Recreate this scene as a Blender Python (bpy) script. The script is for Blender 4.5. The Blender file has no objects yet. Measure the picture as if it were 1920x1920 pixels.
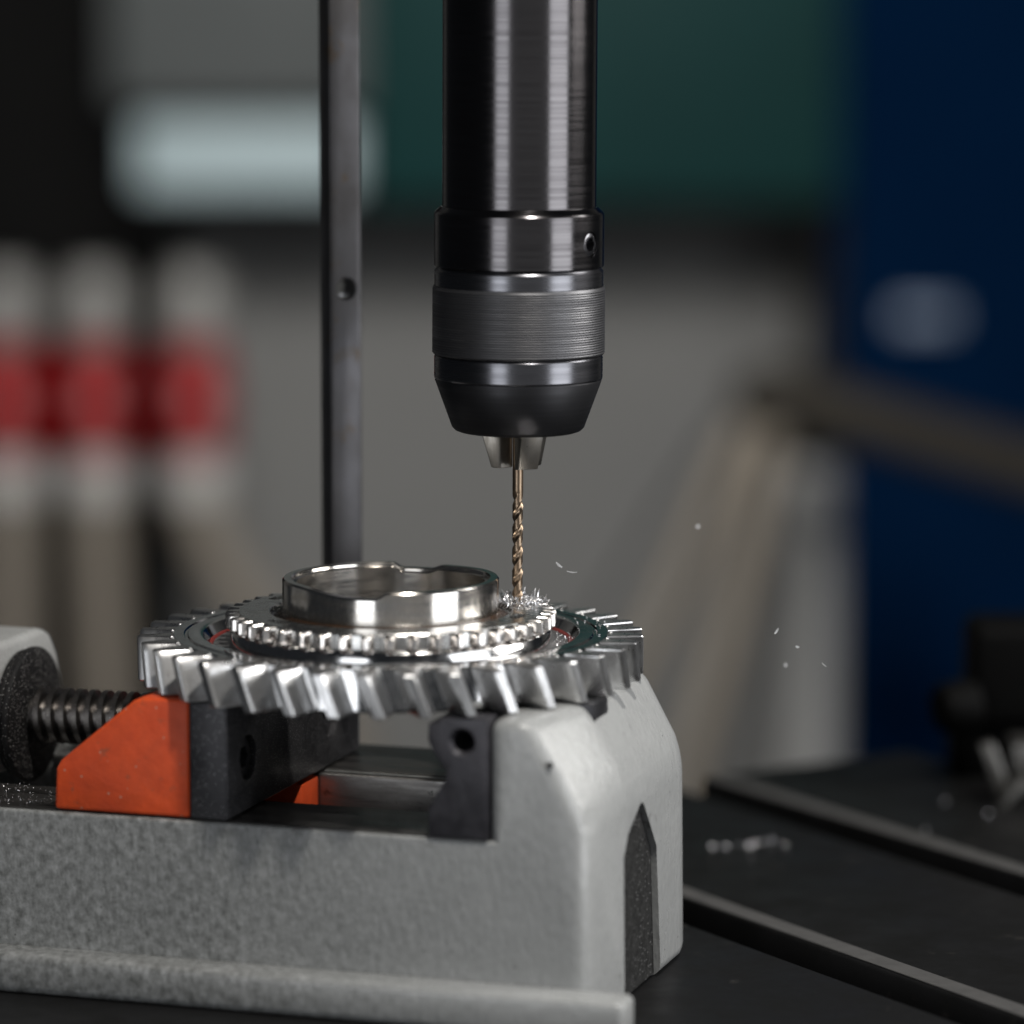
import bpy, bmesh, math, random
from mathutils import Vector, Matrix
rnd = random.Random(7)
R = math.radians
MM = 0.001
ZT = 89.0                      # sprocket top lies 89 mm above the drill table; all sizes below in mm

scene = bpy.context.scene
COL = scene.collection

# ------------------------------------------------------------------ camera
cam_d = bpy.data.cameras.new('camera')
cam = bpy.data.objects.new('camera', cam_d); COL.objects.link(cam)
cam.location = (30.2*MM, -985*MM, (159.2+ZT)*MM)
cam.rotation_euler = (R(90-7.75), 0, 0)
cam_d.sensor_width = 36
cam_d.lens = 7500*36/1920
cam_d.clip_start = 0.05; cam_d.clip_end = 50
cam_d.dof.use_dof = True
cam_d.dof.focus_distance = 1.000
cam_d.dof.aperture_fstop = 5.2
scene.camera = cam

# ------------------------------------------------------------------ world and lamps
w = bpy.data.worlds.new('World'); scene.world = w; w.use_nodes = True
w.node_tree.nodes['Background'].inputs[0].default_value = (0.80, 0.88, 1.0, 1)
w.node_tree.nodes['Background'].inputs[1].default_value = 0.022

def area(name, loc, target, sx, sy, power, color=(1, 1, 1)):
    d = bpy.data.lights.new(name, 'AREA'); d.shape = 'RECTANGLE'
    d.size = sx*MM; d.size_y = sy*MM; d.energy = power; d.color = color
    o = bpy.data.objects.new(name, d); COL.objects.link(o)
    p = Vector((loc[0]*MM, loc[1]*MM, (loc[2]+ZT)*MM)); t = Vector((target[0]*MM, target[1]*MM, (target[2]+ZT)*MM))
    o.location = p
    o.rotation_euler = (t-p).to_track_quat('-Z', 'Y').to_euler()
    return o
# two upright softboxes in front of the drill press (they show as the two bright bands on the chuck), a hard lamp overhead
area('softbox_lamp', (-1150*math.sin(R(25)), -1150*math.cos(R(25)), 130), (0, 0, 40), 400, 900, 3.2, (0.93, 0.96, 1.0))
area('softbox_lamp', (1050*math.sin(R(61)), -1050*math.cos(R(61)), 130), (20, 0, 40), 560, 900, 6.2, (0.95, 0.97, 1.0))
area('side_softbox_lamp', (900, 120, 420), (30, 0, 0), 420, 480, 6.5, (1.0, 0.98, 0.95))
area('work_lamp', (230, -420, 860), (0, 0, 0), 55, 55, 8.5, (1.0, 0.96, 0.90))
area('front_fill_lamp', (150, -1750, 150), (0, 0, 0), 2600, 900, 1.8, (0.98, 0.99, 1.0))  # added fill behind the camera, brightens the metal between the bands
area('wall_fill_lamp', (-60, 650, 520), (40, 2600, -230), 300, 300, 16.0, (1.0, 0.975, 0.94))  # added lamp out of view, aimed at the back wall to brighten it

vs = scene.view_settings
vs.view_transform = 'Standard'; vs.look = 'None'; vs.exposure = 0; vs.gamma = 1; vs.use_curve_mapping = False
scene.render.engine = 'CYCLES'
scene.cycles.use_denoising = True
scene.cycles.max_bounces = 8
scene.cycles.sample_clamp_indirect = 6
scene.cycles.caustics_reflective = False

# ------------------------------------------------------------------ materials
def _n(nt, t, **kw):
    n = nt.nodes.new(t)
    for k, v in kw.items():
        if k in n.inputs: n.inputs[k].default_value = v
        else: setattr(n, k, v)
    return n

def mat(name, c1, c2=None, rough=0.4, rough2=None, metal=0.0, ns=300, stretch=(1, 1, 1), bump=0.0, bs=1500,
        bstretch=(1, 1, 1), bdist=0.00005, speck=None, stain=None, spec=0.5, coat=0.0, lo=0.35, hi=0.65, aniso=0.0, grime_shade=None):
    """noise-mixed two-colour surface; ns, bs = noise scales per metre; speck=(scale, threshold, colour, rough, metal); stain=(scale, thr, colour)"""
    m = bpy.data.materials.new(name); m.use_nodes = True
    nt = m.node_tree; b = nt.nodes['Principled BSDF']
    L = nt.links.new
    tc = _n(nt, 'ShaderNodeTexCoord')
    def mapped(s):
        mp = _n(nt, 'ShaderNodeMapping'); mp.inputs['Scale'].default_value = s
        L(tc.outputs['Object'], mp.inputs['Vector']); return mp.outputs[0]
    n1 = _n(nt, 'ShaderNodeTexNoise', Scale=ns, Detail=6.0, Roughness=0.62); L(mapped(stretch), n1.inputs['Vector'])
    rp = _n(nt, 'ShaderNodeMapRange'); rp.inputs['From Min'].default_value = lo; rp.inputs['From Max'].default_value = hi
    L(n1.outputs['Fac'], rp.inputs['Value'])
    mx = _n(nt, 'ShaderNodeMix', data_type='RGBA')
    mx.inputs[6].default_value = (*c1, 1); mx.inputs[7].default_value = (*(c2 or c1), 1)
    L(rp.outputs[0], mx.inputs[0]); col = mx.outputs[2]
    rr = _n(nt, 'ShaderNodeMapRange'); rr.inputs['To Min'].default_value = rough; rr.inputs['To Max'].default_value = rough if rough2 is None else rough2
    L(rp.outputs[0], rr.inputs['Value']); ro = rr.outputs[0]
    b.inputs['Metallic'].default_value = metal
    if stain:
        sn = _n(nt, 'ShaderNodeTexNoise', Scale=stain[0], Detail=8.0, Roughness=0.7); L(mapped((1, 1, 1)), sn.inputs['Vector'])
        sr = _n(nt, 'ShaderNodeMapRange'); sr.inputs['From Min'].default_value = stain[1]; sr.inputs['From Max'].default_value = stain[1]+0.07
        L(sn.outputs['Fac'], sr.inputs['Value'])
        m2 = _n(nt, 'ShaderNodeMix', data_type='RGBA'); m2.inputs[7].default_value = (*stain[2], 1)
        L(sr.outputs[0], m2.inputs[0]); L(col, m2.inputs[6]); col = m2.outputs[2]
    if grime_shade:                                               # oily dirt, on the rail also painted shade, thinning between two x positions (metres)
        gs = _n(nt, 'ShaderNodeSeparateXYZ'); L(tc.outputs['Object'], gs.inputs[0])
        gx = _n(nt, 'ShaderNodeMapRange'); gx.inputs['From Min'].default_value = grime_shade[0]; gx.inputs['From Max'].default_value = grime_shade[1]
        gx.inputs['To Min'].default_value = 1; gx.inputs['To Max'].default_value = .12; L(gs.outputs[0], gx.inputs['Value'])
        gn = _n(nt, 'ShaderNodeTexNoise', Scale=grime_shade[3], Detail=9.0, Roughness=0.72); L(mapped((1, 1, 1)), gn.inputs['Vector'])
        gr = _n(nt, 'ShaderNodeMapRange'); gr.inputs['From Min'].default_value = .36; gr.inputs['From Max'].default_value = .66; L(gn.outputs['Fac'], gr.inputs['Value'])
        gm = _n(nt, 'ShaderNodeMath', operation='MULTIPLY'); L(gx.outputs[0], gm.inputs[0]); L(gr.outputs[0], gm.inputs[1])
        m4 = _n(nt, 'ShaderNodeMix', data_type='RGBA'); m4.inputs[7].default_value = (*grime_shade[2], 1)
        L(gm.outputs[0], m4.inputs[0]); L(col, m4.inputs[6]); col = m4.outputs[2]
    if speck:
        vn = _n(nt, 'ShaderNodeTexVoronoi', Scale=speck[0]); vn.inputs['Randomness'].default_value = 1
        L(mapped((1, 1, 1)), vn.inputs['Vector'])
        lt = _n(nt, 'ShaderNodeMapRange'); lt.inputs['From Min'].default_value = speck[1]; lt.inputs['From Max'].default_value = speck[1]*0.6
        L(vn.outputs['Distance'], lt.inputs['Value'])
        # only part of the cells carry a speck
        sp = _n(nt, 'ShaderNodeSeparateColor'); L(vn.outputs['Color'], sp.inputs[0])
        gt = _n(nt, 'ShaderNodeMath', operation='GREATER_THAN'); gt.inputs[1].default_value = 0.55; L(sp.outputs[0], gt.inputs[0])
        ml = _n(nt, 'ShaderNodeMath', operation='MULTIPLY'); L(lt.outputs[0], ml.inputs[0]); L(gt.outputs[0], ml.inputs[1])
        m3 = _n(nt, 'ShaderNodeMix', data_type='RGBA'); m3.inputs[7].default_value = (*speck[2], 1)
        L(ml.outputs[0], m3.inputs[0]); L(col, m3.inputs[6]); col = m3.outputs[2]
        if len(speck) > 4:
            mm_ = _n(nt, 'ShaderNodeMix'); mm_.inputs[2].default_value = metal; mm_.inputs[3].default_value = speck[4]
            L(ml.outputs[0], mm_.inputs[0]); L(mm_.outputs[0], b.inputs['Metallic'])
    L(col, b.inputs['Base Color']); L(ro, b.inputs['Roughness'])
    b.inputs['Specular IOR Level'].default_value = spec
    b.inputs['Coat Weight'].default_value = coat
    if aniso:
        b.inputs['Anisotropic'].default_value = aniso; b.inputs['Anisotropic Rotation'].default_value = .25
        tg = _n(nt, 'ShaderNodeTangent'); tg.direction_type = 'RADIAL'; tg.axis = 'Z'; L(tg.outputs[0], b.inputs['Tangent'])
    if bump:
        bn = _n(nt, 'ShaderNodeTexNoise', Scale=bs, Detail=5.0, Roughness=0.6); L(mapped(bstretch), bn.inputs['Vector'])
        bp = _n(nt, 'ShaderNodeBump', Strength=bump, Distance=bdist)
        L(bn.outputs['Fac'], bp.inputs['Height']); L(bp.outputs[0], b.inputs['Normal'])
    return m

M = {}
M['ground_steel'] = mat('ground_steel', (.60, .60, .59), (.50, .50, .49), .20, .32, 1, ns=250, bump=.25, bs=3000, bdist=.00002, stain=(180, .66, (.32, .27, .22)))
M['polished'] = mat('polished_steel', (.62, .62, .62), (.50, .49, .48), .08, .22, 1, ns=140, bump=.2, bs=2200, bdist=.00002, stain=(200, .67, (.38, .35, .31)), lo=.4, hi=.7)
M['tooth_steel'] = mat('tooth_steel', (.68, .68, .68), (.50, .50, .50), .25, .38, 1, ns=260, stretch=(1, 1, .5), bump=.45, bs=1100, bdist=.00004, stain=(220, .66, (.32, .29, .25)))
M['turned'] = mat('turned_steel', (.70, .68, .65), (.56, .52, .47), .15, .26, 1, ns=90, stretch=(1, 1, 7), bump=.2, bs=500, bstretch=(.2, .2, 12), bdist=.00002, stain=(140, .68, (.30, .19, .11)), aniso=.8)
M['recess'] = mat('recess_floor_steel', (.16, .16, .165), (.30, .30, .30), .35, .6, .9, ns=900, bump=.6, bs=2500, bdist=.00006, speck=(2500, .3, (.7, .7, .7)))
M['red'] = mat('red_sealant', (.25, .025, .02), (.12, .02, .018), .5, .65, 0, ns=700, bump=.5, bs=1800)
M['tooth_small'] = mat('sprocket_tooth_steel', (.76, .74, .72), (.62, .58, .54), .18, .30, 1, ns=300, bump=.3, bs=1500)
M['hole'] = mat('oily_hole', (.02, .02, .022), (.01, .01, .01), .4, .5, .2, ns=500)
M['chuck_gloss'] = mat('burnished_chuck_steel', (.115, .110, .113), (.080, .076, .079), .16, .25, 1, ns=60, stretch=(.2, .2, 14), bump=.4, bs=300, bstretch=(.15, .15, 14), bdist=.00003, aniso=.5, stain=(120, .72, (.18, .17, .17)))
M['chuck_satin'] = mat('satin_chuck_steel', (.165, .165, .178), (.125, .125, .135), .24, .30, 1, ns=60, stretch=(.2, .2, 14), bump=.2, bs=300, bstretch=(.15, .15, 14), bdist=.00003, aniso=.4)
M['chuck_matt'] = mat('black_oxide_chuck', (.036, .036, .039), (.022, .022, .024), .36, .46, .75, ns=60, stretch=(.25, .25, 14), bump=.3, bs=300, bstretch=(.2, .2, 14), bdist=.00003)
M['knurl'] = mat('knurled_steel', (.125, .125, .13), (.075, .075, .08), .36, .50, .9, ns=110, stretch=(.12, .12, 9), bump=.6, bs=700, bstretch=(.12, .12, 2.2), bdist=.00008, stain=(420, .74, (.4, .4, .4)))
M['jaw_steel'] = mat('chuck_jaw_steel', (.36, .34, .31), (.24, .22, .19), .26, .40, 1, ns=260, stretch=(1, 1, .25), bump=.3, bs=1200)
M['bronze'] = mat('bronze_drill_steel', (.30, .225, .16), (.24, .175, .12), .30, .38, 1, ns=500)
M['swarf'] = mat('steel_swarf', (.78, .78, .80), (.6, .6, .62), .22, .34, .85, ns=900)
M['bright_chip'] = mat('bright_chip', (.92, .92, .92), (.85, .85, .86), .3, .4, .25, ns=900)
M['bar'] = mat('blued_bar_steel', (.095, .094, .100), (.050, .047, .046), .32, .48, .8, ns=45, stretch=(1, 1, .5), bump=.3, bs=900, stain=(55, .56, (.070, .054, .040)))
M['cast'] = mat('grey_cast_paint', (.33, .336, .334), (.275, .281, .279), .20, .34, 0, ns=70, bump=.42, bs=620, bstretch=(1, 1, .4), bdist=.0006, stain=(85, .64, (.14, .14, .135)), speck=(300, .09, (.09, .09, .09)), lo=.3, hi=.7, grime_shade=(-.03, .05, (.10, .103, .098), 420))  # darkening toward the left end of the rail is dirt plus painted shade
M['cast_end'] = mat('grey_end_paint', (.355, .36, .355), (.29, .293, .288), .24, .38, 0, ns=110, bump=.5, bs=620, bdist=.0005, stain=(160, .62, (.12, .12, .115)), speck=(420, .16, (.08, .08, .08)), lo=.3, hi=.7)
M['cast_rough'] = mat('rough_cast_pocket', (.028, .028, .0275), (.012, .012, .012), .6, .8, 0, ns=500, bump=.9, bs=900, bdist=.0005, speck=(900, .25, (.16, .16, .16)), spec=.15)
M['orange'] = mat('orange_enamel', (.74, .094, .022), (.62, .072, .019), .44, .56, 0, ns=130, bump=.4, bs=420, bdist=.0003, stain=(170, .60, (.34, .085, .04)), speck=(420, .16, (.50, .22, .15)), spec=.28, grime_shade=(-.2, .1, (.36, .05, .018), 70))
M['plate'] = mat('black_jaw_plate', (.034, .033, .038), (.062, .060, .068), .38, .55, .4, ns=150, bump=.5, bs=500, bdist=.0002, stain=(200, .64, (.13, .13, .14)), spec=.4)
M['plate_dust'] = mat('dusty_black_jaw_plate', (.036, .0355, .039), (.058, .057, .061), .36, .55, .45, ns=150, bump=.4, bs=600, bdist=.00015, speck=(2100, .22, (.6, .6, .6), .3, 0.5), stain=(200, .64, (.11, .11, .115)), spec=.4)
M['way'] = mat('worn_guide_way', (.050, .048, .047), (.11, .105, .10), .26, .45, .8, ns=70, stretch=(.5, 3, 1), bump=.3, bs=800, stain=(110, .60, (.025, .025, .025)))
M['guide'] = mat('machined_guide_bar', (.30, .29, .28), (.15, .145, .14), .30, .48, 1, ns=160, stretch=(.3, 1, 2.5), bump=.4, bs=700, bdist=.0001, stain=(190, .60, (.06, .058, .055)))
M['oil'] = mat('brown_oil_film', (.055, .030, .016), (.03, .018, .012), .2, .35, 0, ns=300)
M['screw'] = mat('lead_screw_steel', (.26, .245, .23), (.13, .12, .115), .28, .45, 1, ns=500, bump=.3, bs=1500, speck=(1500, .2, (.6, .6, .6)))
M['rubber'] = mat('dusty_black_washer', (.007, .007, .0075), (.014, .0135, .0135), .5, .65, 0, ns=300, bump=.8, bs=1200, bdist=.0003, speck=(1700, .24, (.40, .39, .38)), spec=.15)
M['black'] = mat('black_steel', (.030, .030, .033), (.05, .05, .055), .3, .45, .6, ns=300, bump=.3, bs=900)
M['table'] = mat('dark_table_steel', (.010, .010, .0105), (.006, .006, .006), .40, .55, 0, ns=60, bump=.25, bs=500, bdist=.0001, stain=(70, .62, (.028, .026, .024)), spec=.14)
M['edge'] = mat('bare_table_edge', (.10, .098, .096), (.07, .069, .068), .5, .6, .3, ns=120)
M['clamp'] = mat('bare_clamp_steel', (.24, .235, .225), (.17, .165, .155), .3, .45, .9, ns=120)
M['plastic_black'] = mat('black_plastic', (.0025, .0025, .0025), (.003, .003, .003), .5, .6, 0, ns=120, spec=.05)
M['wall'] = mat('grey_wall_paint', (.265, .265, .258), (.24, .24, .235), .8, .85, 0, ns=2.5, bump=.2, bs=60, bdist=.001)
M['dark_panel'] = mat('dark_panel', (.006, .006, .0058), (.005, .005, .005), .6, .7, 0, ns=5, spec=.05)
M['teal'] = mat('teal_cabinet_paint', (.008, .046, .045), (.007, .038, .037), .5, .55, 0, ns=5, spec=.15)
M['pale'] = mat('pale_cabinet_paint', (.52, .64, .67), (.46, .58, .61), .45, .5, 0, ns=5)
M['blue'] = mat('blue_cabinet_paint', (.0016, .0135, .045), (.0013, .011, .037), .6, .65, 0, ns=5, spec=.0)
M['blue_trim'] = mat('blue_trim', (.008, .008, .009), (.007, .007, .007), .5, .5, 0, ns=5, spec=.1)
M['pale_label'] = mat('pale_pull', (.24, .30, .42), (.20, .26, .36), .4, .45, 0, ns=30)
M['red_plastic'] = mat('red_coupling_plastic', (.33, .008, .010), (.28, .007, .008), .12, .16, 0, ns=20)
M['beige'] = mat('beige_hose', (.26, .23, .19), (.23, .20, .165), .55, .6, 0, ns=20)
M['white_pl'] = mat('white_fitting', (.32, .315, .30), (.28, .275, .26), .3, .35, 0, ns=20)
M['pink_highlight'] = mat('pink_highlight', (.78, .22, .22), (.7, .19, .19), .3, .35, 0, ns=20)  # pale pink of a highlight, put into the colour
M['ferrule'] = mat('pale_ferrule', (.62, .61, .59), (.56, .55, .53), .35, .4, 0, ns=20)
M['grey_cab'] = mat('grey_cabinet_paint', (.115, .125, .125), (.10, .11, .11), .5, .55, 0, ns=5, spec=.2)
M['olive'] = mat('dark_arm_paint', (.030, .027, .022), (.026, .023, .019), .5, .55, 0, ns=20, spec=.1)
M['white_col'] = mat('white_column_paint', (.36, .36, .352), (.33, .33, .322), .4, .45, 0, ns=10)

# ------------------------------------------------------------------ mesh helpers (mm in, metres out)
def thing(name, label, cat, loc=(0, 0, 0), rotz=0, group=None):
    o = bpy.data.objects.new(name, None); COL.objects.link(o)
    o.empty_display_size = .01
    o.location = (loc[0]*MM, loc[1]*MM, (loc[2]+ZT)*MM); o.rotation_euler = (0, 0, rotz)
    tag(o, label, cat, group); o['org_z'] = loc[2]
    return o
def tag(o, label, cat, group=None):
    o['label'] = label; o['category'] = cat
    if group: o['group'] = group
    return o
def finish(name, me, m, parent=None, sharp=32, smooth=True):
    if smooth:
        me.shade_smooth(); me.set_sharp_from_angle(angle=R(sharp))
    else: me.shade_flat()
    me.materials.clear(); me.materials.append(M[m] if isinstance(m, str) else m)
    o = bpy.data.objects.new(name, me); COL.objects.link(o)
    if parent: o.parent = parent
    return o
def bm_mesh(name, bm):
    bmesh.ops.recalc_face_normals(bm, faces=bm.faces)
    bmesh.ops.scale(bm, vec=(MM, MM, MM), verts=bm.verts)
    me = bpy.data.meshes.new(name); bm.to_mesh(me); bm.free(); return me
def raw(verts, faces, bm=None):
    bm = bm or bmesh.new()
    vv = [bm.verts.new(v) for v in verts]
    for f in faces:
        try: bm.faces.new([vv[i] for i in f])
        except ValueError: pass
    return bm
def bevel(bm, wd, seg=2, ang=25):
    bmesh.ops.recalc_face_normals(bm, faces=bm.faces)
    es = [e for e in bm.edges if len(e.link_faces) == 2 and e.calc_face_angle(0) > R(ang)]
    bmesh.ops.bevel(bm, geom=es, offset=wd, segments=seg, profile=.5, affect='EDGES', clamp_overlap=True)
    return bm
def box(x0, x1, y0, y1, z0, z1, bm=None):
    v = [(x, y, z) for z in (z0, z1) for y in (y0, y1) for x in (x0, x1)]
    return raw(v, [(0, 2, 3, 1), (4, 5, 7, 6), (0, 1, 5, 4), (2, 6, 7, 3), (0, 4, 6, 2), (1, 3, 7, 5)], bm)
def prism(poly, axis, lo, hi, bm=None):
    """poly of (a, b); axis 'y': a=x b=z, 'x': a=y b=z, 'z': a=x b=y"""
    def P(a, b, c): return {'y': (a, c, b), 'x': (c, a, b), 'z': (a, b, c)}[axis]
    n = len(poly)
    v = [P(a, b, lo) for a, b in poly]+[P(a, b, hi) for a, b in poly]
    f = [tuple(range(n)), tuple(range(2*n-1, n-1, -1))]+[(i, i+n, (i+1) % n+n, (i+1) % n) for i in range(n)]
    return raw(v, f, bm)
def lathe(prof, n=128, closed=True, cx=0, cy=0, zfun=None, bm=None):
    v = []; f = []; k = len(prof)
    for i in range(n):
        a = 2*math.pi*i/n; c, s = math.cos(a), math.sin(a)
        for r, z in prof:
            v.append((cx+r*c, cy+r*s, z if zfun is None else zfun(r, z, a)))
    kk = k if closed else k-1
    for i in range(n):
        for j in range(kk):
            a0 = i*k+j; a1 = i*k+(j+1) % k; b0 = ((i+1) % n)*k+j; b1 = ((i+1) % n)*k+(j+1) % k
            f.append((a0, b0, b1, a1))
    return raw(v, f, bm)
def cyl(p0, p1, r0, r1=None, n=24, bm=None):
    r1 = r0 if r1 is None else r1
    p0, p1 = Vector(p0), Vector(p1); d = (p1-p0).normalized()
    q = d.to_track_quat('Z', 'Y')
    v = []
    for p, r in ((p0, r0), (p1, r1)):
        for i in range(n):
            a = 2*math.pi*i/n; v.append(tuple(p+q @ Vector((r*math.cos(a), r*math.sin(a), 0))))
    f = [tuple(range(n-1, -1, -1)), tuple(range(n, 2*n))]+[(i, (i+1) % n, n+(i+1) % n, n+i) for i in range(n)]
    return raw(v, f, bm)
def tube(path, rad, n=20, bm=None):
    """round tube along points with Catmull-Rom smoothing; rad = number or list"""
    P = [Vector(p) for p in path]; S = []
    for i in range(len(P)-1):
        a = P[max(i-1, 0)]; b = P[i]; c = P[i+1]; d = P[min(i+2, len(P)-1)]
        for j in range(8):
            t = j/8
            S.append((.5*((2*b)+(-a+c)*t+(2*a-5*b+4*c-d)*t*t+(-a+3*b-3*c+d)*t**3), i+t))
    S.append((P[-1], len(P)-1))
    v = []; f = []
    for k, (p, t) in enumerate(S):
        d = (S[min(k+1, len(S)-1)][0]-S[max(k-1, 0)][0]).normalized()
        x = d.cross(Vector((0, 1, 0)));  x = x.normalized() if x.length > 1e-4 else Vector((1, 0, 0)); y = d.cross(x)
        if isinstance(rad, (list, tuple)):
            i = min(int(t), len(rad)-2); r = rad[i]+(rad[i+1]-rad[i])*(t-i)
        else: r = rad
        for i in range(n):
            a = 2*math.pi*i/n; v.append(tuple(p+x*r*math.cos(a)+y*r*math.sin(a)))
    for k in range(len(S)-1):
        for i in range(n): f.append((k*n+i, k*n+(i+1) % n, (k+1)*n+(i+1) % n, (k+1)*n+i))
    f.append(tuple(range(n))); f.append(tuple(range(len(S)*n-1, len(S)*n-n-1, -1)))
    return raw(v, f, bm)
def boolean(me, ops):
    """ops: list of ('DIFFERENCE'|'UNION', bmesh)"""
    o = bpy.data.objects.new('tmp', me); COL.objects.link(o); kill = [o]
    for op, bm in ops:
        c = bpy.data.objects.new('tmpc', bm_mesh('tmpc', bm)); COL.objects.link(c); kill.append(c)
        md = o.modifiers.new('b', 'BOOLEAN'); md.operation = op; md.object = c; md.solver = 'EXACT'
    bpy.context.view_layer.update()
    dg = bpy.context.evaluated_depsgraph_get()
    res = bpy.data.meshes.new_from_object(o.evaluated_get(dg))
    for k in kill: bpy.data.objects.remove(k)
    return res

# ------------------------------------------------------------------ setting: back wall and the drill table
TZ = -89.0
wall = finish('wall_back', bm_mesh('wall', box(-2200, 2200, 2600, 2640, -1500, 1800)), 'wall'); wall.location.z = ZT*MM
wall['kind'] = 'structure'; wall['label'] = 'plain grey workshop wall far behind the drill'

# table: square plate turned so that its slots run away to the left
tang = math.atan2(71, 117)                                  # slot direction is 31 degrees left of straight ahead
tab = thing('drill_table', 'dark machined drill press table with long slots under the vise', 'table', (30, 120, TZ), tang)
def tl(x, y):                                               # world mm -> table local
    c, s = math.cos(-tang), math.sin(-tang); x -= 30; y -= 120
    return (c*x-s*y, s*x+c*y)
slot_r = tl(83, 240)[0]                                     # right lip of the slot
slot_w = 15.0
far = tl(131, 257)[1]
lo_x, hi_x = tl(-330, 120)[0]-60, 330
slots = [slot_r-slot_w, slot_r, slot_r-95-slot_w, slot_r-95, slot_r+95-slot_w, slot_r+95]
slots = sorted(slots)
edges = [lo_x]+slots+[hi_x]
for i in range(0, len(edges), 2):
    finish('table_land', bm_mesh('land', bevel(box(edges[i], edges[i+1], -420, far, -22, -0.01), 1.1, 2)), 'table', tab)
finish('table_base', bm_mesh('tb', box(lo_x, hi_x, -420, far, -40, -22.05)), 'table', tab)
for i in (1, 3, 5):
    # bare metal strip worn along the right lip of each slot
    x = slots[i] if i < len(slots) else None
    if x is not None:
        finish('slot_lip', bm_mesh('lip', bevel(box(x+.8, x+7.5, -419, far-1, -.05, .25), .12, 1)), 'edge', tab)

# ------------------------------------------------------------------ vise
VA = R(-17.8)
vise = thing('machine_vise', 'grey cast drill press vise with orange sliding jaw on dark table', 'vise', (0, 0, TZ), VA)
def vz(z): return z-TZ
def vp(bm): bmesh.ops.translate(bm, vec=(0, 0, -TZ), verts=bm.verts); return bm
RZ = -45.3
# fixed jaw casting: four slices across the vise, joined to two rails and a bottom web
sl = [(-50, (51, -15.75), (59, -28.2), (66, -40.6)), (-25, (58.3, -15.75), (66.6, -31), (68.6, -38)),
      (25, (58.3, -15.75), (66.6, -31), (68.6, -38)), (44, (49, -15.75), (57, -28.2), (63.3, -40.6))]
V = []; Fc = []
for v0, a, b, c in sl:
    for u0, z0 in ((42, -15.75), a, b, c, (c[0]+.5, -89), (42, -89)): V.append((u0, v0, z0))
for i in range(3):
    for j in range(6): Fc.append((i*6+j, i*6+(j+1) % 6, i*6+6+(j+1) % 6, i*6+6+j))
Fc.append(tuple(range(5, -1, -1))); Fc.append(tuple(range(18, 24)))
jb = raw(V, Fc); bmesh.ops.triangulate(jb, faces=[f for f in jb.faces if len(f.verts) > 3 and abs(f.normal.y) < .9])
bevel(jb, 3.4, 5, 12)
jm = bm_mesh('body', vp(jb))
near = vp(bevel(box(-128, 60, -50, -22.5, -88.98, RZ), .9, 3))
farr = vp(bevel(box(-128, 60, 18.5, 54, -88.97, RZ), .9, 3))
web = vp(box(-127, 61, -23, 19, -88.96, -66))
foot1 = vp(bevel(box(-112, 78, -60, -49, -88.95, -79), 2.0, 3))
arch = vp(prism([(-27, -95), (-27, -52), (-24, -47), (-13.5, -41.8), (-11.2, -41.6), (-9.4, -43), (1, -55), (5, -95)], 'x', 63, 85))
jm = boolean(jm, [('UNION', near), ('UNION', farr), ('UNION', web), ('UNION', foot1), ('DIFFERENCE', arch)])
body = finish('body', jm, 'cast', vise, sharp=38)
body['label'] = 'pale grey cast vise body with fixed jaw'
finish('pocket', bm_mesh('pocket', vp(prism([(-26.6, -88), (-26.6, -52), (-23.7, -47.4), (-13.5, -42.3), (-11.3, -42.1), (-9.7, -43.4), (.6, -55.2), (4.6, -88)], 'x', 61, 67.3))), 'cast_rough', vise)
finish('casting_pit', bm_mesh('pit', vp(cyl((57, -50.15, -25.9), (57, -49, -25.9), .8, .6, 16))), 'cast_rough', vise)
for nm, y0, y1 in (('guide_way', -48.6, -23.2), ('guide_way', 19.2, 53)):
    finish(nm, bm_mesh(nm, vp(bevel(box(-100.5, 41.8, y0, y1, RZ-.1, RZ+.35), .2, 1))), 'way', vise)
finish('guide_bar', bm_mesh('bar', vp(bevel(box(-100, 41.5, 15.2, 18.4, -62, RZ+.1), .8, 3))), 'guide', vise)
# fixed jaw plate with a horizontal vee and a clearance hole
pl = [(41.9, -15.9), (30.6, -15.9), (28.8, -17.2), (27.2, -17.4), (27.0, -21.6), (28.4, -24.6), (31.6, -28.9), (31.2, -31), (27.6, -36.8), (27.1, -38), (27.2, RZ+.5), (41.9, RZ+.5)]
pm = bm_mesh('fixed_jaw_plate', vp(bevel(prism(pl, 'y', -50.6, 46), .45, 2)))
pm = boolean(pm, [('DIFFERENCE', vp(cyl((35.6, -60, -21.6), (35.6, -36, -21.6), 2.55, n=32))), ('DIFFERENCE', vp(cyl((35.6, -52, -21.6), (35.6, -49.0, -21.6), 4.4, 2.3, n=32)))])
finish('fixed_jaw_plate', pm, 'plate', vise)['label'] = 'dark fixed jaw plate with vee groove and hole'
finish('stop_block', bm_mesh('stop', vp(bevel(box(52, 60.4, -25, -13.2, -24, -15.8), .35, 2))), 'black', vise)
# sliding jaw
oj = [(-70.1, -44.7), (-69.6, -34.6), (-68.2, -32.4), (-48.8, -16.6), (-46, -15.75), (-34.4, -15.75), (-34.4, -44.7)]
oj_o = finish('sliding_jaw', bm_mesh('sliding_jaw', vp(bevel(prism(oj, 'y', -49, 47), .9, 3))), 'orange', vise)
oj_o['label'] = 'orange painted sliding jaw'
finish('sliding_jaw_tongue', bm_mesh('tongue', vp(bevel(box(-64, -25.0, 2.7, 14.6, -64, RZ-.6), .6, 2))), 'orange', vise)
mp_ = bm_mesh('jaw_plate', vp(bevel(box(-34.2, -24.4, -49.6, 44, RZ+.6, -15.8), .7, 3)))
hs = ((-35.8, -31.6), (22.0, -31.6))
mp_ = boolean(mp_, [('DIFFERENCE', vp(cyl((-28.5, y, z), (-20, y, z), 5.6, n=40))) for y, z in hs])
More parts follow.
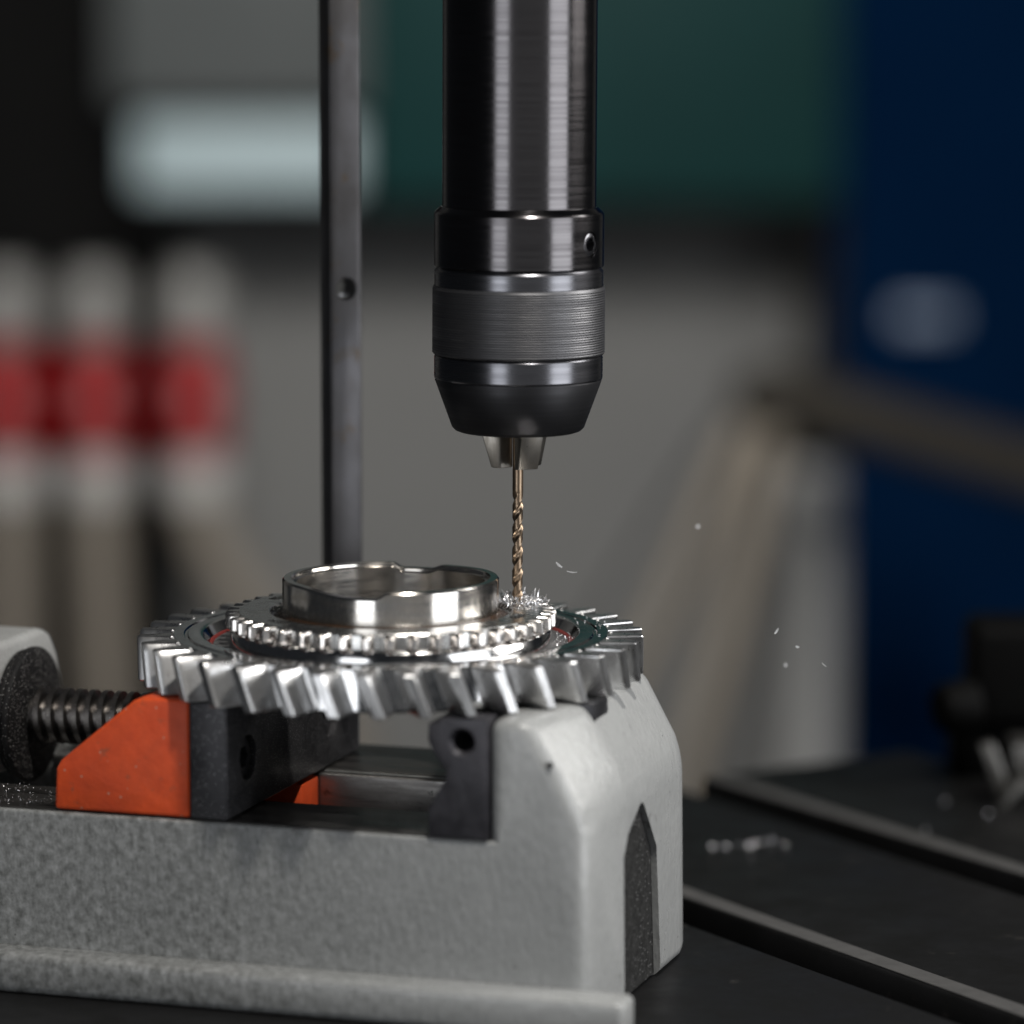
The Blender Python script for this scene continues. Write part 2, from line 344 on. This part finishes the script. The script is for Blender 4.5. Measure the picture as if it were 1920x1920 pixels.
mjp = finish('sliding_jaw_plate', mp_, 'plate_dust', vise); mjp['label'] = 'black dust speckled jaw plate with two screws'
for y, z in hs:
    sm = bm_mesh('socket_screw', vp(bevel(cyl((-28.6, y, z), (-25.6, y, z), 5.0, n=40), .4, 2)))
    sm = boolean(sm, [('DIFFERENCE', vp(cyl((-27.8, y, z), (-24, y, z), 2.9, n=6)))])
    finish('socket_screw', sm, 'black', mjp)
# lead screw: real square thread
pitch, ri, ro_ = 3.55, 4.9, 7.2
pf = [(0, ri), (.46, ri), (.53, ro_), (.93, ro_)]
v = []; f = []; NS = 40; turns = 11.0; cz = -31.4-TZ
for k in range(int(turns*NS)+1):
    a = 2*math.pi*k/NS
    for t, r in pf: v.append((-98.5+pitch*(k/NS+t), r*math.cos(a), cz+r*math.sin(a)))
n4 = len(pf)
for k in range(int(turns*NS)):
    for j in range(n4-1): f.append((k*n4+j, k*n4+j+1, (k+1)*n4+j+1, (k+1)*n4+j))
    if k+NS+1 <= int(turns*NS): f.append((k*n4+3, (k+NS)*n4, (k+NS+1)*n4, (k+1)*n4+3))
finish('lead_screw', bm_mesh('lead_screw', raw(v, f)), 'screw', vise)
finish('lead_screw_core', bm_mesh('core', cyl((-99, 0, cz), (-55, 0, cz), 4.85, n=32)), 'screw', vise)
# washer disc and end plate
dm = bm_mesh('washer', bevel(cyl((-101.3, 0, cz), (-99.3, 0, cz), 16.6, n=72, bm=cyl((-99.2, 0, cz), (-97.2, 0, cz), 17.4, n=72)), .7, 3))
finish('washer', dm, 'rubber', vise)
ep = [(-47, RZ-.2), (-44, -18), (-38, -12.4), (-30, -11.4), (15, -11.4), (20, -13.5), (24, -19), (33, RZ-.2)]
em = bm_mesh('end_plate', vp(bevel(prism(ep, 'x', -127, -101.4), 2.2, 4, 10)))
finish('end_plate', em, 'cast_end', vise, sharp=40)
# raised rim of the oval boss on the end plate's top
eb = vp(lathe([(7.2, -11.5), (7.4, -10.9), (8.2, -10.9), (8.5, -11.5)], 48, True, 0, 0))
for q in eb.verts: q.co.x = q.co.x*.55-112; q.co.y = q.co.y*1.5-9.5
finish('oval_rim', bm_mesh('oval_rim', eb), 'plate', vise)

# ------------------------------------------------------------------ gear
GB = -15.6
gear = thing('gear_wheel', 'bright steel helical gear with sprocket ring and collar resting on vise jaws', 'gear', (0, 0, GB))
def gp(bm): bmesh.ops.translate(bm, vec=(0, 0, -GB), verts=bm.verts); return bm
BT = -4.8
RF = -7.5
web_prof = [(30, GB), (53.8, GB), (54.6, GB+.6), (54.6, BT-.5), (54.1, BT), (51.6, BT), (51.3, BT-.35), (50.7, BT-.35), (50.4, BT),
            (47.3, BT), (46.9, BT-.15), (45.2, RF), (39.0, RF), (39, GB+3), (30, GB+3)]
gw = finish('gear_rim', bm_mesh('gear_rim', gp(lathe(web_prof, 200))), 'polished', gear, sharp=25)
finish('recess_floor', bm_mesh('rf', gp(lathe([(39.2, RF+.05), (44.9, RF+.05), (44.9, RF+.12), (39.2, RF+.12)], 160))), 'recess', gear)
finish('seal_ring', bm_mesh('seal', gp(lathe([(44.2, RF+.1), (45.35, RF+.1), (45.1, RF+.55), (44.5, RF+.45)], 160))), 'red', gear)['label'] = 'dark red sealant ring in the gear recess'
# helical tooth
NT = 36
hp = [(54.0, 3.45), (55.2, 2.95), (57.2, 2.6), (59.6, 2.15), (61.6, 1.65), (62.75, 1.3), (63.0, 1.05)]
loop = [(r, -h) for r, h in hp]+[(r, h) for r, h in reversed(hp)]
tw = R(4.0)
zs = [(BT-.05, .5), (BT-.2, .2), (BT-.5, 0)]+[(BT-.5-(BT-GB-1.0)*k/6, 0) for k in range(1, 6)]+[(GB+.5, 0), (GB+.2, .2), (GB+.05, .5)]
v = []; f = []; k = len(loop)
for z, ins in zs:
    th = tw*(BT-z)/(BT-GB)
    for r, t in loop:
        rr = r-(ins if r > 55 else 0); tt = t-math.copysign(min(ins*.7, abs(t)*.6), t)
        a = -math.pi/2+th+tt/r
        v.append((rr*math.cos(a), rr*math.sin(a), z))
for i in range(len(zs)-1):
    for j in range(k): f.append((i*k+j, i*k+(j+1) % k, (i+1)*k+(j+1) % k, (i+1)*k+j))
f.append(tuple(range(k-1, -1, -1))); f.append(tuple(range((len(zs)-1)*k, len(zs)*k)))
tb_ = raw(v, f)
a = -math.pi/2+2.85/54.6                                      # bead added at the root corner to catch a glint
bmesh.ops.create_icosphere(tb_, subdivisions=3, radius=.55, matrix=Matrix.Translation((54.7*math.cos(a), 54.7*math.sin(a), BT-.3)))
tmesh = bm_mesh('gear_tooth', gp(tb_))
for i in range(NT):
    if i == 0: t0 = finish('gear_tooth', tmesh, 'tooth_steel', gear, sharp=28)
    else: t0 = bpy.data.objects.new('gear_tooth', tmesh); COL.objects.link(t0); t0.parent = gear
    t0.rotation_euler.z = 2*math.pi*i/NT+R(-4.6)
# sprocket ring on top
ST = .7; SB = -3.2
sp_prof = [(23.6, SB), (38.2, SB), (38.2, ST-.5), (37.8, ST), (30.4, ST), (30.1, ST-.2), (29.9, ST-1.5), (23.6, ST-1.5)]
spm = bm_mesh('sprocket', gp(lathe(sp_prof, 180)))
cuts = []
for ang, rr, ln in ((147, 34.2, 2.2), (-145, 32.8, 2.2), (-19, 33.4, 1.8), (62, 34, 2.0), (105, 34, 2.0)):
    a = R(ang); tx, ty = -math.sin(a), math.cos(a); c = (rr*math.cos(a), rr*math.sin(a))
    pts = []
    for s in range(24):
        b = 2*math.pi*s/24; ox = 1.7*math.cos(b); oy = 1.7*math.sin(b)+(ln if math.sin(b) > 0 else -ln)
        pts.append((c[0]+ox*math.cos(a)+oy*tx, c[1]+ox*math.sin(a)+oy*ty))
    cuts.append(('DIFFERENCE', gp(prism(pts, 'z', -5, 4))))
cuts.append(('DIFFERENCE', gp(cyl((31.5, 12.1, -6), (31.5, 12.1, 4), 1.55, n=28))))
spm = boolean(spm, cuts)
spk = finish('sprocket_ring', spm, 'ground_steel', gear, sharp=25)
spk['label'] = 'small toothed sprocket ring on top of gear'
finish('hub_shoulder', bm_mesh('hub', gp(lathe([(23.6, -9), (39.8, -9), (39.8, SB-.9), (39.2, SB-.35), (38.6, SB-.05), (23.6, SB-.05)], 180))), 'polished', spk, sharp=50)
NS2 = 44
hp = [(37.9, 1.75), (38.9, 1.55), (40.0, 1.2), (40.8, .85), (41.2, .45)]
loop = [(r, -h) for r, h in hp]+[(r, h) for r, h in reversed(hp)]
zs = [(ST-.1, .45), (ST-.4, .15), (ST-.75, 0), (SB+.5, 0), (SB+.25, .15), (SB, .4)]
v = []; f = []; k = len(loop)
for z, ins in zs:
    for r, t in loop:
        rr = r-(ins*1.3 if r > 38.5 else 0); tt = t-math.copysign(min(ins*.6, abs(t)*.6), t); a = tt/r
        v.append((rr*math.cos(a), rr*math.sin(a), z))
for i in range(len(zs)-1):
    for j in range(k): f.append((i*k+j, i*k+(j+1) % k, (i+1)*k+(j+1) % k, (i+1)*k+j))
f.append(tuple(range(k-1, -1, -1))); f.append(tuple(range((len(zs)-1)*k, len(zs)*k)))
smesh = bm_mesh('sprocket_tooth', gp(raw(v, f)))
for i in range(NS2):
    if i == 0: t0 = finish('sprocket_tooth', smesh, 'tooth_small', spk, sharp=30)
    else: t0 = bpy.data.objects.new('sprocket_tooth', smesh); COL.objects.link(t0); t0.parent = spk
    t0.rotation_euler.z = 2*math.pi*i/NS2+R(1.5)
# collar with two shallow notches in its rim
CT = 8.9
def rim(r, z, a):
    if z < CT-2: return z
    a = math.degrees(a) % 360
    def ss(e0, e1):
        t = min(1, max(0, (a-e0)/(e1-e0))); return t*t*(3-2*t)
    return z-1.45*ss(212, 250)*(1-ss(263, 271))-1.35*ss(60, 68)*(1-ss(84, 91))-.35*ss(20, 60)*(1-ss(60, 68))
cp = [(23.4, -3), (27.0, -3), (27.0, CT-.5), (26.6, CT), (24.9, CT), (24.5, CT-.25), (24.3, CT-.9), (23.4, CT-1.2)]
finish('collar', bm_mesh('collar', gp(lathe(cp, 240, True, 0, 0, rim))), 'turned', gear, sharp=25)['label'] = 'tall bright collar with notched rim'

finish('oil_film', bm_mesh('oil_film', gp(lathe([(26.9, ST-1.6), (29.2, ST-1.45), (27.6, ST-1.0), (27.08, ST-.1), (26.9, ST-.1)], 160))), 'oil', gear)
# ------------------------------------------------------------------ chuck (axis leans a hair, as in the photograph)
DX, DY = 31.5, 12.1
chuck = thing('drill_chuck', 'dark steel keyless drill chuck with knurled ring hanging over gear', 'drill chuck', (DX, DY, 0))
chuck.rotation_euler.y = R(.28)
finish('spindle_sleeve', bm_mesh('spindle', lathe([(8, 99.5), (19.0, 99.5), (19.2, 99.9), (19.2, 100.5), (19.2, 125), (19.2, 230), (8, 230)], 128)), 'chuck_gloss', chuck, sharp=15)
slv = bm_mesh('sleeve', lathe([(8, 85.4), (20.9, 85.4), (21.2, 85.7), (21.2, 98.6), (20.9, 99.1), (19.6, 100.3), (19.3, 100.4), (8, 100.4)], 144))
sa = R(-90+57)
sdx, sdy = math.cos(sa), math.sin(sa)
slv = boolean(slv, [('DIFFERENCE', cyl((sdx*18.0, sdy*18.0, 91.6), (sdx*23, sdy*23, 91.6), 3.05, n=36))])
slo = finish('sleeve', slv, 'chuck_gloss', chuck, sharp=15)
ssm = bm_mesh('set_screw', bevel(cyl((sdx*18, sdy*18, 91.6), (sdx*20.9, sdy*20.9, 91.6), 2.95, n=36), .35, 2))
ssm = boolean(ssm, [('DIFFERENCE', cyl((sdx*18.5, sdy*18.5, 91.6), (sdx*23, sdy*23, 91.6), 2.0, n=6))])
finish('set_screw', ssm, 'chuck_satin', slo)
finish('polished_band', bm_mesh('band', lathe([(8, 80.7), (21.1, 80.7), (21.1, 84.4), (20.7, 84.9), (20.5, 85.3), (8, 85.3)], 144)), 'chuck_satin', chuck, sharp=15)
kp = [(8, 63.6), (21.3, 63.6)]
zz = 63.9
while zz < 80.0:
    kp += [(21.47, zz), (21.62, zz+.2), (21.62, zz+.35), (21.47, zz+.5)]; zz += .6
kp += [(21.35, 80.6), (8, 80.6)]
def knurl_lathe():
    bm = lathe(kp, 200); return bm
finish('knurled_ring', bm_mesh('knurl', knurl_lathe()), 'knurl', chuck, sharp=60)
finish('nose_band', bm_mesh('nose_band', lathe([(8, 57.4), (20.95, 57.4), (21.1, 57.8), (21.1, 62.9), (20.8, 63.4), (8, 63.5)], 144)), 'chuck_satin', chuck, sharp=15)
finish('nose_cone', bm_mesh('nose_cone', lathe([(9.2, 52), (9.2, 44.1), (14.6, 44.0), (15.8, 44.4), (16.6, 45.2), (20.9, 57.0), (20.8, 57.3), (9, 57.3)], 144)), 'chuck_matt', chuck, sharp=40)
# three jaws converging on the drill bit
for q, az in enumerate((-66, 54, 174)):
    bm = bmesh.new()
    hw = 3.1
    # local x radial, y tangential
    out_t, out_b, inn = 8.9, 6.4, 1.45
    vv = [(inn, -.55, 34.9), (inn+2.6, -hw*.86, 34.7), (out_b, -hw*.86, 35.0), (out_b, hw*.86, 35.0), (inn+2.6, hw*.86, 34.7), (inn, .55, 34.9)]
    tt = [(inn, -.55, 47), (inn+3.0, -hw, 47), (out_t+1, -hw, 47), (out_t+1, hw, 47), (inn+3.0, hw, 47), (inn, .55, 47)]
    c, s = math.cos(R(az)), math.sin(R(az))
    pts = [(c*x-s*y, s*x+c*y, z) for x, y, z in vv+tt]
    raw(pts, [(0, 1, 2, 3, 4, 5), (11, 10, 9, 8, 7, 6)]+[(i, 6+i, 6+(i+1) % 6, (i+1) % 6) for i in range(6)], bm)
    finish('chuck_jaw', bm_mesh('jaw', bevel(bm, .25, 2)), 'jaw_steel', chuck)

# ------------------------------------------------------------------ drill bit
bit = thing('drill_bit', 'slim bronze twist drill bit gripped in the chuck jaws', 'drill bit', (DX, DY, -3))
bit.rotation_euler.y = R(.28)
BR = 1.34
def bit_section(depth):
    pts = []
    for i in range(56):
        a = 2*math.pi*i/56
        x = (a % math.pi)/math.pi                            # 0..1 over one flute and its land
        if x < .52: r = BR-BR*.42*depth*math.sin(math.pi*x/.52)**.8
        else: r = BR-.03*depth*(x > .60)
        pts.append((r, a))
    return pts
v = []; f = []; layers = []
z = -2.0
while z < 31: layers.append(z); z += .16
for zi in layers:
    dpt = 1 if zi < 26.2 else max(0, 1-(zi-26.2)/2.6)
    tip = 1.0 if zi > -1.2 else max(.05, (zi+2.05)/.85)
    tw_ = 2*math.pi*zi/11.2
    for r, a in bit_section(dpt): v.append((r*tip*math.cos(a+tw_), r*tip*math.sin(a+tw_), zi+3))
n = 56
for i in range(len(layers)-1):
    for j in range(n): f.append((i*n+j, i*n+(j+1) % n, (i+1)*n+(j+1) % n, (i+1)*n+j))
f.append(tuple(range(n-1, -1, -1))); f.append(tuple(range((len(layers)-1)*n, len(layers)*n)))
finish('flutes', bm_mesh('flutes', raw(v, f)), 'bronze', bit, sharp=40)
finish('shank', bm_mesh('shank', cyl((0, 0, 33.9), (0, 0, 46), BR, n=40)), 'bronze', bit)

# ------------------------------------------------------------------ upright bar behind the gear
RX, RY = -15.3, 75.0
bar = thing('upright_bar', 'dark steel square bar with a hole standing behind the gear collar', 'bar', (RX, RY, -6), R(24))
bmx = bm_mesh('bar', bevel(box(-4.35, 4.35, -4.0, 4.0, 0, 240), .45, 3))
bmx = boolean(bmx, [('DIFFERENCE', cyl((0, -12, 81.0), (0, 12, 81.0), 2.6, n=36)), ('DIFFERENCE', cyl((0, -4.2, 81.0), (0, -3.2, 81.0), 3.2, 2.5, n=36))])
finish('shaft', bmx, 'bar', bar)

# ------------------------------------------------------------------ swarf
def chip(bm, p, ln, wd, curl, rot):
    """a short curled ribbon"""
    nseg = 8; q = rot
    prev = None
    for i in range(nseg+1):
        t = i/nseg-.5; a = curl*t
        if abs(curl) > .05: x = ln/curl*math.sin(a); zc = ln/curl*(1-math.cos(a))
        else: x = ln*t; zc = 0
        w_ = wd*(1-.5*abs(2*t)); yy = .25*ln*t*t
        a0 = bm.verts.new(tuple(Vector(p)+q @ Vector((x, yy-w_/2, zc)))); a1 = bm.verts.new(tuple(Vector(p)+q @ Vector((x, yy+w_/2, zc+.05))))
        if prev: bm.faces.new((prev[0], prev[1], a1, a0))
        prev = (a0, a1)
from mathutils import Euler
def rrot(): return Euler((rnd.uniform(0, 6.3), rnd.uniform(0, 6.3), rnd.uniform(0, 6.3))).to_quaternion()
bm = bmesh.new(); cnt = 0
while cnt < 210:
    a = rnd.uniform(0, 2*math.pi); rr = abs(rnd.gauss(5.0, 2.7))
    x = DX+.4+rr*math.cos(a); y = DY-.6+1.15*rr*math.sin(a)
    rg = math.hypot(x, y)
    if rg < 27.8 or rg > 40.0 or rr < 1.5 or y < 0.5: continue
    h = max(0, 1.7-abs(rr-4.2)*.4)
    chip(bm, (x, y, ST+.25+rnd.uniform(0, 1)*h), rnd.uniform(1.8, 4.2), rnd.uniform(.22, .36), rnd.uniform(-5, 5), rrot()); cnt += 1
for _ in range(90):
    a = rnd.gauss(R(-3), R(11)); rr = rnd.uniform(41.2, 45.5)
    chip(bm, (rr*math.cos(a), rr*math.sin(a), RF+.3+rnd.uniform(0, .7)), rnd.uniform(.5, 1.6), rnd.uniform(.12, .28), rnd.uniform(-3, 3), rrot())
for _ in range(26):
    a = rnd.gauss(R(12), R(20)); rr = rnd.uniform(46.5, 56)
    chip(bm, (rr*math.cos(a), rr*math.sin(a), BT+.2), rnd.uniform(.4, 1.2), rnd.uniform(.1, .25), rnd.uniform(-3, 3), rrot())
sw = finish('swarf_pile', bm_mesh('swarf', bm), 'swarf', None, smooth=False); sw.location.z = ZT*MM
sw['kind'] = 'stuff'; tag(sw, 'curly bright metal shavings heaped round the drill tip', 'swarf')
bm = bmesh.new()
for _ in range(160):
    u0 = rnd.uniform(-100, -72); v0 = rnd.uniform(-46, -24)
    c, s = math.cos(VA), math.sin(VA)
    chip(bm, (c*u0-s*v0, s*u0+c*v0, RZ+.5+rnd.uniform(0, .8)), rnd.uniform(.3, 1.0), rnd.uniform(.1, .25), rnd.uniform(-3, 3), rrot())
sd = finish('rail_shavings', bm_mesh('rail_shavings', bm), 'swarf', None, smooth=False); sd.location.z = ZT*MM
sd['kind'] = 'stuff'; tag(sd, 'fine shavings lying on the vise rail left of the orange jaw', 'swarf')
bm = bmesh.new()
for x, y, s_ in ((87, 128, 1.5), (91, 126, .8), (95, 130, 1.3), (97.5, 130.5, 1.6), (99.5, 133, 1.2), (101.5, 133, 1.5), (104, 136, 1.5), (108, 131, .9), (171, 172, 1.2), (150, 150, .6), (160, 190, .7)):
    for _ in range(9):
        chip(bm, (x+rnd.uniform(-.6, .6), y+rnd.uniform(-.6, .6), TZ+.6+rnd.uniform(0, .6)), s_, .5, rnd.uniform(-3, 3), rrot())
st = finish('table_shavings', bm_mesh('table_shavings', bm), 'swarf', None, smooth=False); st.location.z = ZT*MM
st['kind'] = 'stuff'; tag(st, 'scattered shavings on the dark table right of the vise', 'swarf')
bm = bmesh.new()
for _ in range(14):
    chip(bm, (RX+rnd.uniform(-.2, 1.8), RY-3.9+rnd.uniform(-.3, .3), 72.9+rnd.uniform(0, .7)), rnd.uniform(.6, 1.4), .4, rnd.uniform(-3, 3), rrot())
hs_ = finish('hole_shavings', bm_mesh('hole_shavings', bm), 'swarf', None, smooth=False); hs_.location.z = ZT*MM
hs_['kind'] = 'stuff'; tag(hs_, 'few bright shavings caught in the hole of the upright bar', 'swarf')
fly = [((42.0, 12, 10.0), 1.5, .45, .3, (0, R(42), 0), 'thick bright chip flying nearest the drill bit, left of its twin'),
       ((45.3, 12, 8.2), 1.9, .25, .5, (0, R(6), 0), 'thin bright chip flying just right of the one nearest the bit'),
       ((79.2, 60, 13.1), .7, .6, .2, (0, R(30), .5), 'blurred round chip flying highest, in front of the beige hoses'),
       ((97.1, 12, -6.8), 1.3, .4, .9, (0, R(-58), 0), 'white curved chip flying in front of the white column, uppermost there'),
       ((102.5, 15, -11.4), .8, .4, .5, (0, R(20), .3), 'small dim chip flying over the white column, second from top'),
       ((101.6, 45, -21.3), .7, .6, .2, (0, R(80), .3), 'blurred dot of a chip flying over the white column, left below'),
       ((109.1, 12, -15.5), 1.1, .22, .3, (0, R(40), 0), 'thin chip flying lowest right, at the right edge of the white column')]
for p, ln, wd, cu, ro3, lab in fly:
    bm = bmesh.new()
    q = Euler((R(90)+ro3[0], ro3[1], ro3[2])).to_quaternion()
    chip(bm, (0, 0, 0), ln*1.4, wd*1.5, cu, q)
    ex = bmesh.ops.solidify(bm, geom=bm.faces[:], thickness=.08)
    o = finish('metal_chip', bm_mesh('metal_chip', bm), 'bright_chip', None, smooth=False)
    o.location = (p[0]*MM, p[1]*MM, (p[2]+ZT)*MM); tag(o, lab, 'metal chip', 'chips flying off the drill')

# ------------------------------------------------------------------ black clamp on the table, right
cl = thing('table_clamp', 'black clamp knob and arm standing on the table edge, right', 'clamp', (182, 232, TZ))
def lp(bm, o=(182, 232, TZ)): bmesh.ops.translate(bm, vec=(-o[0], -o[1], -o[2]), verts=bm.verts); return bm
finish('clamp_head', bm_mesh('ch', lp(bevel(box(171, 215, 222, 250, -72, -40), 4, 4))), 'plastic_black', cl)
finish('knob', bm_mesh('kn', lp(bevel(cyl((172, 220, -64), (160, 216, -65), 8.5, 7.5, n=28), 2.5, 3))), 'plastic_black', cl)
finish('post', bm_mesh('po', lp(bevel(box(166, 210, 228, 246, -89, -71), 2, 2))), 'plastic_black', cl)
br = thing('steel_bracket', 'bare steel angle bracket lying by the black clamp on the table', 'bracket', (184, 195, TZ))
def bp_(bm): return lp(bm, (184, 195, TZ))
finish('upright_strip', bm_mesh('us', bp_(bevel(prism([(170, -71), (174, -70), (179.5, -85), (175.5, -87)], 'y', 188, 194), .6, 2))), 'clamp', br)
finish('foot_strip', bm_mesh('fs', bp_(bevel(prism([(174.2, -89), (177, -89), (184, -81), (181, -80)], 'y', 180, 187), .6, 2))), 'clamp', br)
finish('side_plate', bm_mesh('sp', bp_(bevel(box(181, 215, 196, 214, -84, -72), 1, 2))), 'clamp', br)

# ------------------------------------------------------------------ background, far behind
tc = thing('wall_cabinet', 'dark teal wall cabinet hanging above the grey wall behind chuck', 'cabinet', (100, 2450, -40))
def at(bm, o): bmesh.ops.translate(bm, vec=(-o[0], -o[1], -o[2]), verts=bm.verts); return bm
finish('carcass', bm_mesh('carcass', at(bevel(box(-92, 300, 2320, 2598, -32, 620), 4, 2), (100, 2450, -40))), 'teal', tc)
finish('upper_carcass', bm_mesh('ucar', at(bevel(box(-300, -93, 2320, 2598, 48, 620), 4, 2), (100, 2450, -40))), 'grey_cab', tc)['label'] = 'dull grey upper cabinet section'
finish('bottom_rail', bm_mesh('brail', at(bevel(box(-96, 305, 2316, 2598, -46, -33), 2, 2), (100, 2450, -40))), 'dark_panel', tc)
pc = thing('pale_box', 'pale blue-white box fixed to the wall left of the bar', 'box', (-200, 2450, -40))
finish('shell', bm_mesh('shell', at(bevel(box(-282, -99, 2330, 2598, -26, 34), 6, 3), (-200, 2450, -40))), 'pale', pc)
finish('box_shelf', bm_mesh('bshelf', at(bevel(box(-286, -97, 2316, 2598, -46, -27), 2, 2), (-200, 2450, -40))), 'dark_panel', pc)
dp = thing('dark_cupboard', 'tall black cupboard at far left behind the red couplings', 'cupboard', (-700, 2500, -1200))
finish('door', bm_mesh('door', at(bevel(box(-1100, -268, 2440, 2598, -1199, 900), 4, 2), (-700, 2500, -1200))), 'dark_panel', dp)
bc = thing('blue_cabinet', 'tall navy blue cabinet at right behind the table', 'cabinet', (600, 2450, -1200))
finish('carcass', bm_mesh('bcar', at(bevel(box(300, 1100, 2320, 2590, -1199, 900), 5, 2), (600, 2450, -1200))), 'blue', bc)
finish('edge_trim', bm_mesh('btrim', at(box(288, 299.5, 2330, 2590, -1199, 900), (600, 2450, -1200))), 'blue_trim', bc)
hd = finish('handle', bm_mesh('hand', at(bevel(box(345, 396, 2296, 2308, -136, -116), 4, 3), (600, 2450, -1200))), 'pale_label', bc)
for x in (352, 388): finish('handle_post', bm_mesh('hpost', at(cyl((x, 2306, -126), (x, 2322, -126), 4, n=16), (600, 2450, -1200))), 'pale_label', hd)

lab3 = ['air hose with red coupling, cut off by the left picture edge', 'middle of the three air hoses with red couplings',
        'air hose with red coupling nearest the grey wall, its hose bending right']
for i, (x, bend) in enumerate(((-373, 0), (-303, 4), (-224, 72))):
    h = thing('air_hose', lab3[i], 'hose', (x, 2200, -600), group='air hoses with red couplings at left')
    def hl(bm): return at(bm, (x, 2200, -600))
    finish('coupling', bm_mesh('coup', hl(lathe([(0.5, -228), (20, -228), (25, -222), (25, -206), (28, -204), (28, -160), (25, -156), (25, -142), (20, -137), (0.5, -137)], 40, False, x, 2200))), 'red_plastic', h)
    finish('knob', bm_mesh('knob', hl(lathe([(22*math.sin(R(t)), -182+22*math.cos(R(t))) for t in range(2, 180, 11)], 32, False, x, 2178))), 'red_plastic', h)
    finish('highlight_disc', bm_mesh('hl_disc', hl(bevel(cyl((x+4, 2160, -180), (x+4, 2154, -180), 12, 10.5, n=32), 1, 2))), 'pink_highlight', h)  # added disc that paints a soft highlight on the red knob
    finish('fitting', bm_mesh('fit', hl(lathe([(0.5, -137.2), (21, -137), (24, -130), (24, -95), (18, -80), (0.5, -78)], 36, False, x, 2200))), 'white_pl', h)
    finish('ferrule', bm_mesh('fer', hl(lathe([(0.5, -262), (24, -262), (25, -258), (23, -228.5), (0.5, -228.5)], 36, False, x, 2200))), 'ferrule', h)
    finish('hose_tube', bm_mesh('hose', hl(tube([(x, 2200, -258), (x+bend*.25, 2200, -310), (x+bend*.9, 2200, -380), (x+bend*1.6, 2202, -450), (x+bend*2.0, 2210, -600)], 20))), 'beige', h)
mf = thing('hose_manifold', 'dark brown manifold bar carrying the red hose couplings', 'manifold', (-330, 2226, -185))
finish('beam', bm_mesh('beam', at(bevel(box(-520, -205, 2229, 2262, -216, -150), 3, 2), (-330, 2226, -185))), 'blue_trim', mf)

arm = thing('swing_arm', 'dark olive arm slanting down across the blue cabinet', 'arm', (300, 1700, -150))
finish('boom', bm_mesh('boom', at(tube([(196, 1700, -122), (217, 1700, -127), (300, 1700, -152), (430, 1700, -190)], [17, 20, 20, 20]), (300, 1700, -150))), 'olive', arm)
finish('elbow', bm_mesh('elbow', at(lathe([(20*math.sin(R(t)), -128+20*math.cos(R(t))) for t in range(2, 180, 11)], 28, False, 198, 1700), (300, 1700, -150))), 'olive', arm)
M['beige_dim'] = mat('darker_beige_hose', (.21, .182, .145), (.185, .16, .128), .55, .6, 0, ns=20)  # a darker beige for the hoses hanging from the arm
M['cable'] = mat('dark_cable', (.035, .034, .033), (.03, .029, .028), .5, .55, 0, ns=20, spec=.2)
for (pts, rad, mt, lab) in (
        ([(178, 1705, -140), (140, 1705, -196), (92, 1706, -276), (50, 1706, -352), (0, 1708, -470)], 3.5, 'cable', 'thin dark cable hanging from the dark arm, leftmost and most slanting'),
        ([(188, 1705, -146), (166, 1705, -196), (132, 1706, -276), (96, 1706, -350), (48, 1708, -470)], 8, 'beige_dim', 'beige hose hanging from the dark arm between the two dark cables'),
        ([(196, 1707, -148), (174, 1707, -215), (146, 1708, -290), (112, 1708, -360), (70, 1710, -480)], 4.0, 'cable', 'thin dark cable hanging between the two beige hoses'),
        ([(206, 1706, -150), (194, 1706, -215), (172, 1706, -305), (146, 1707, -400), (118, 1710, -520)], 10, 'beige_dim', 'thick beige hose hanging steeply from the dark arm beside the white column'),
        ([(214, 1709, -150), (206, 1709, -215), (192, 1709, -305), (172, 1709, -400), (150, 1712, -520)], 4.5, 'cable', 'thin dark cable hanging right beside the white column')):
    o = finish('hanging_hose' if mt == 'beige_dim' else 'hanging_cable', bm_mesh('hang', at(tube(pts, rad), (100, 1705, -520))), mt)
    o.location = (100*MM, 1705*MM, (-520+ZT)*MM); tag(o, lab, 'hose' if mt == 'beige_dim' else 'cable', 'hoses and cables hanging from the dark arm')
wc = thing('white_column', 'white upright cylinder with black cap before the blue cabinet', 'cylinder', (247, 1900, -700))
finish('shell', bm_mesh('wshell', at(lathe([(0.5, -699), (22, -699), (22, -212), (18, -198), (0.5, -194)], 48, False, 247, 1900), (247, 1900, -700))), 'white_col', wc)
finish('cap', bm_mesh('wcap', at(lathe([(0.5, -193.5), (19, -193), (24, -186), (24, -164), (16, -156), (0.5, -155)], 40, False, 247, 1900), (247, 1900, -700))), 'plastic_black', wc)
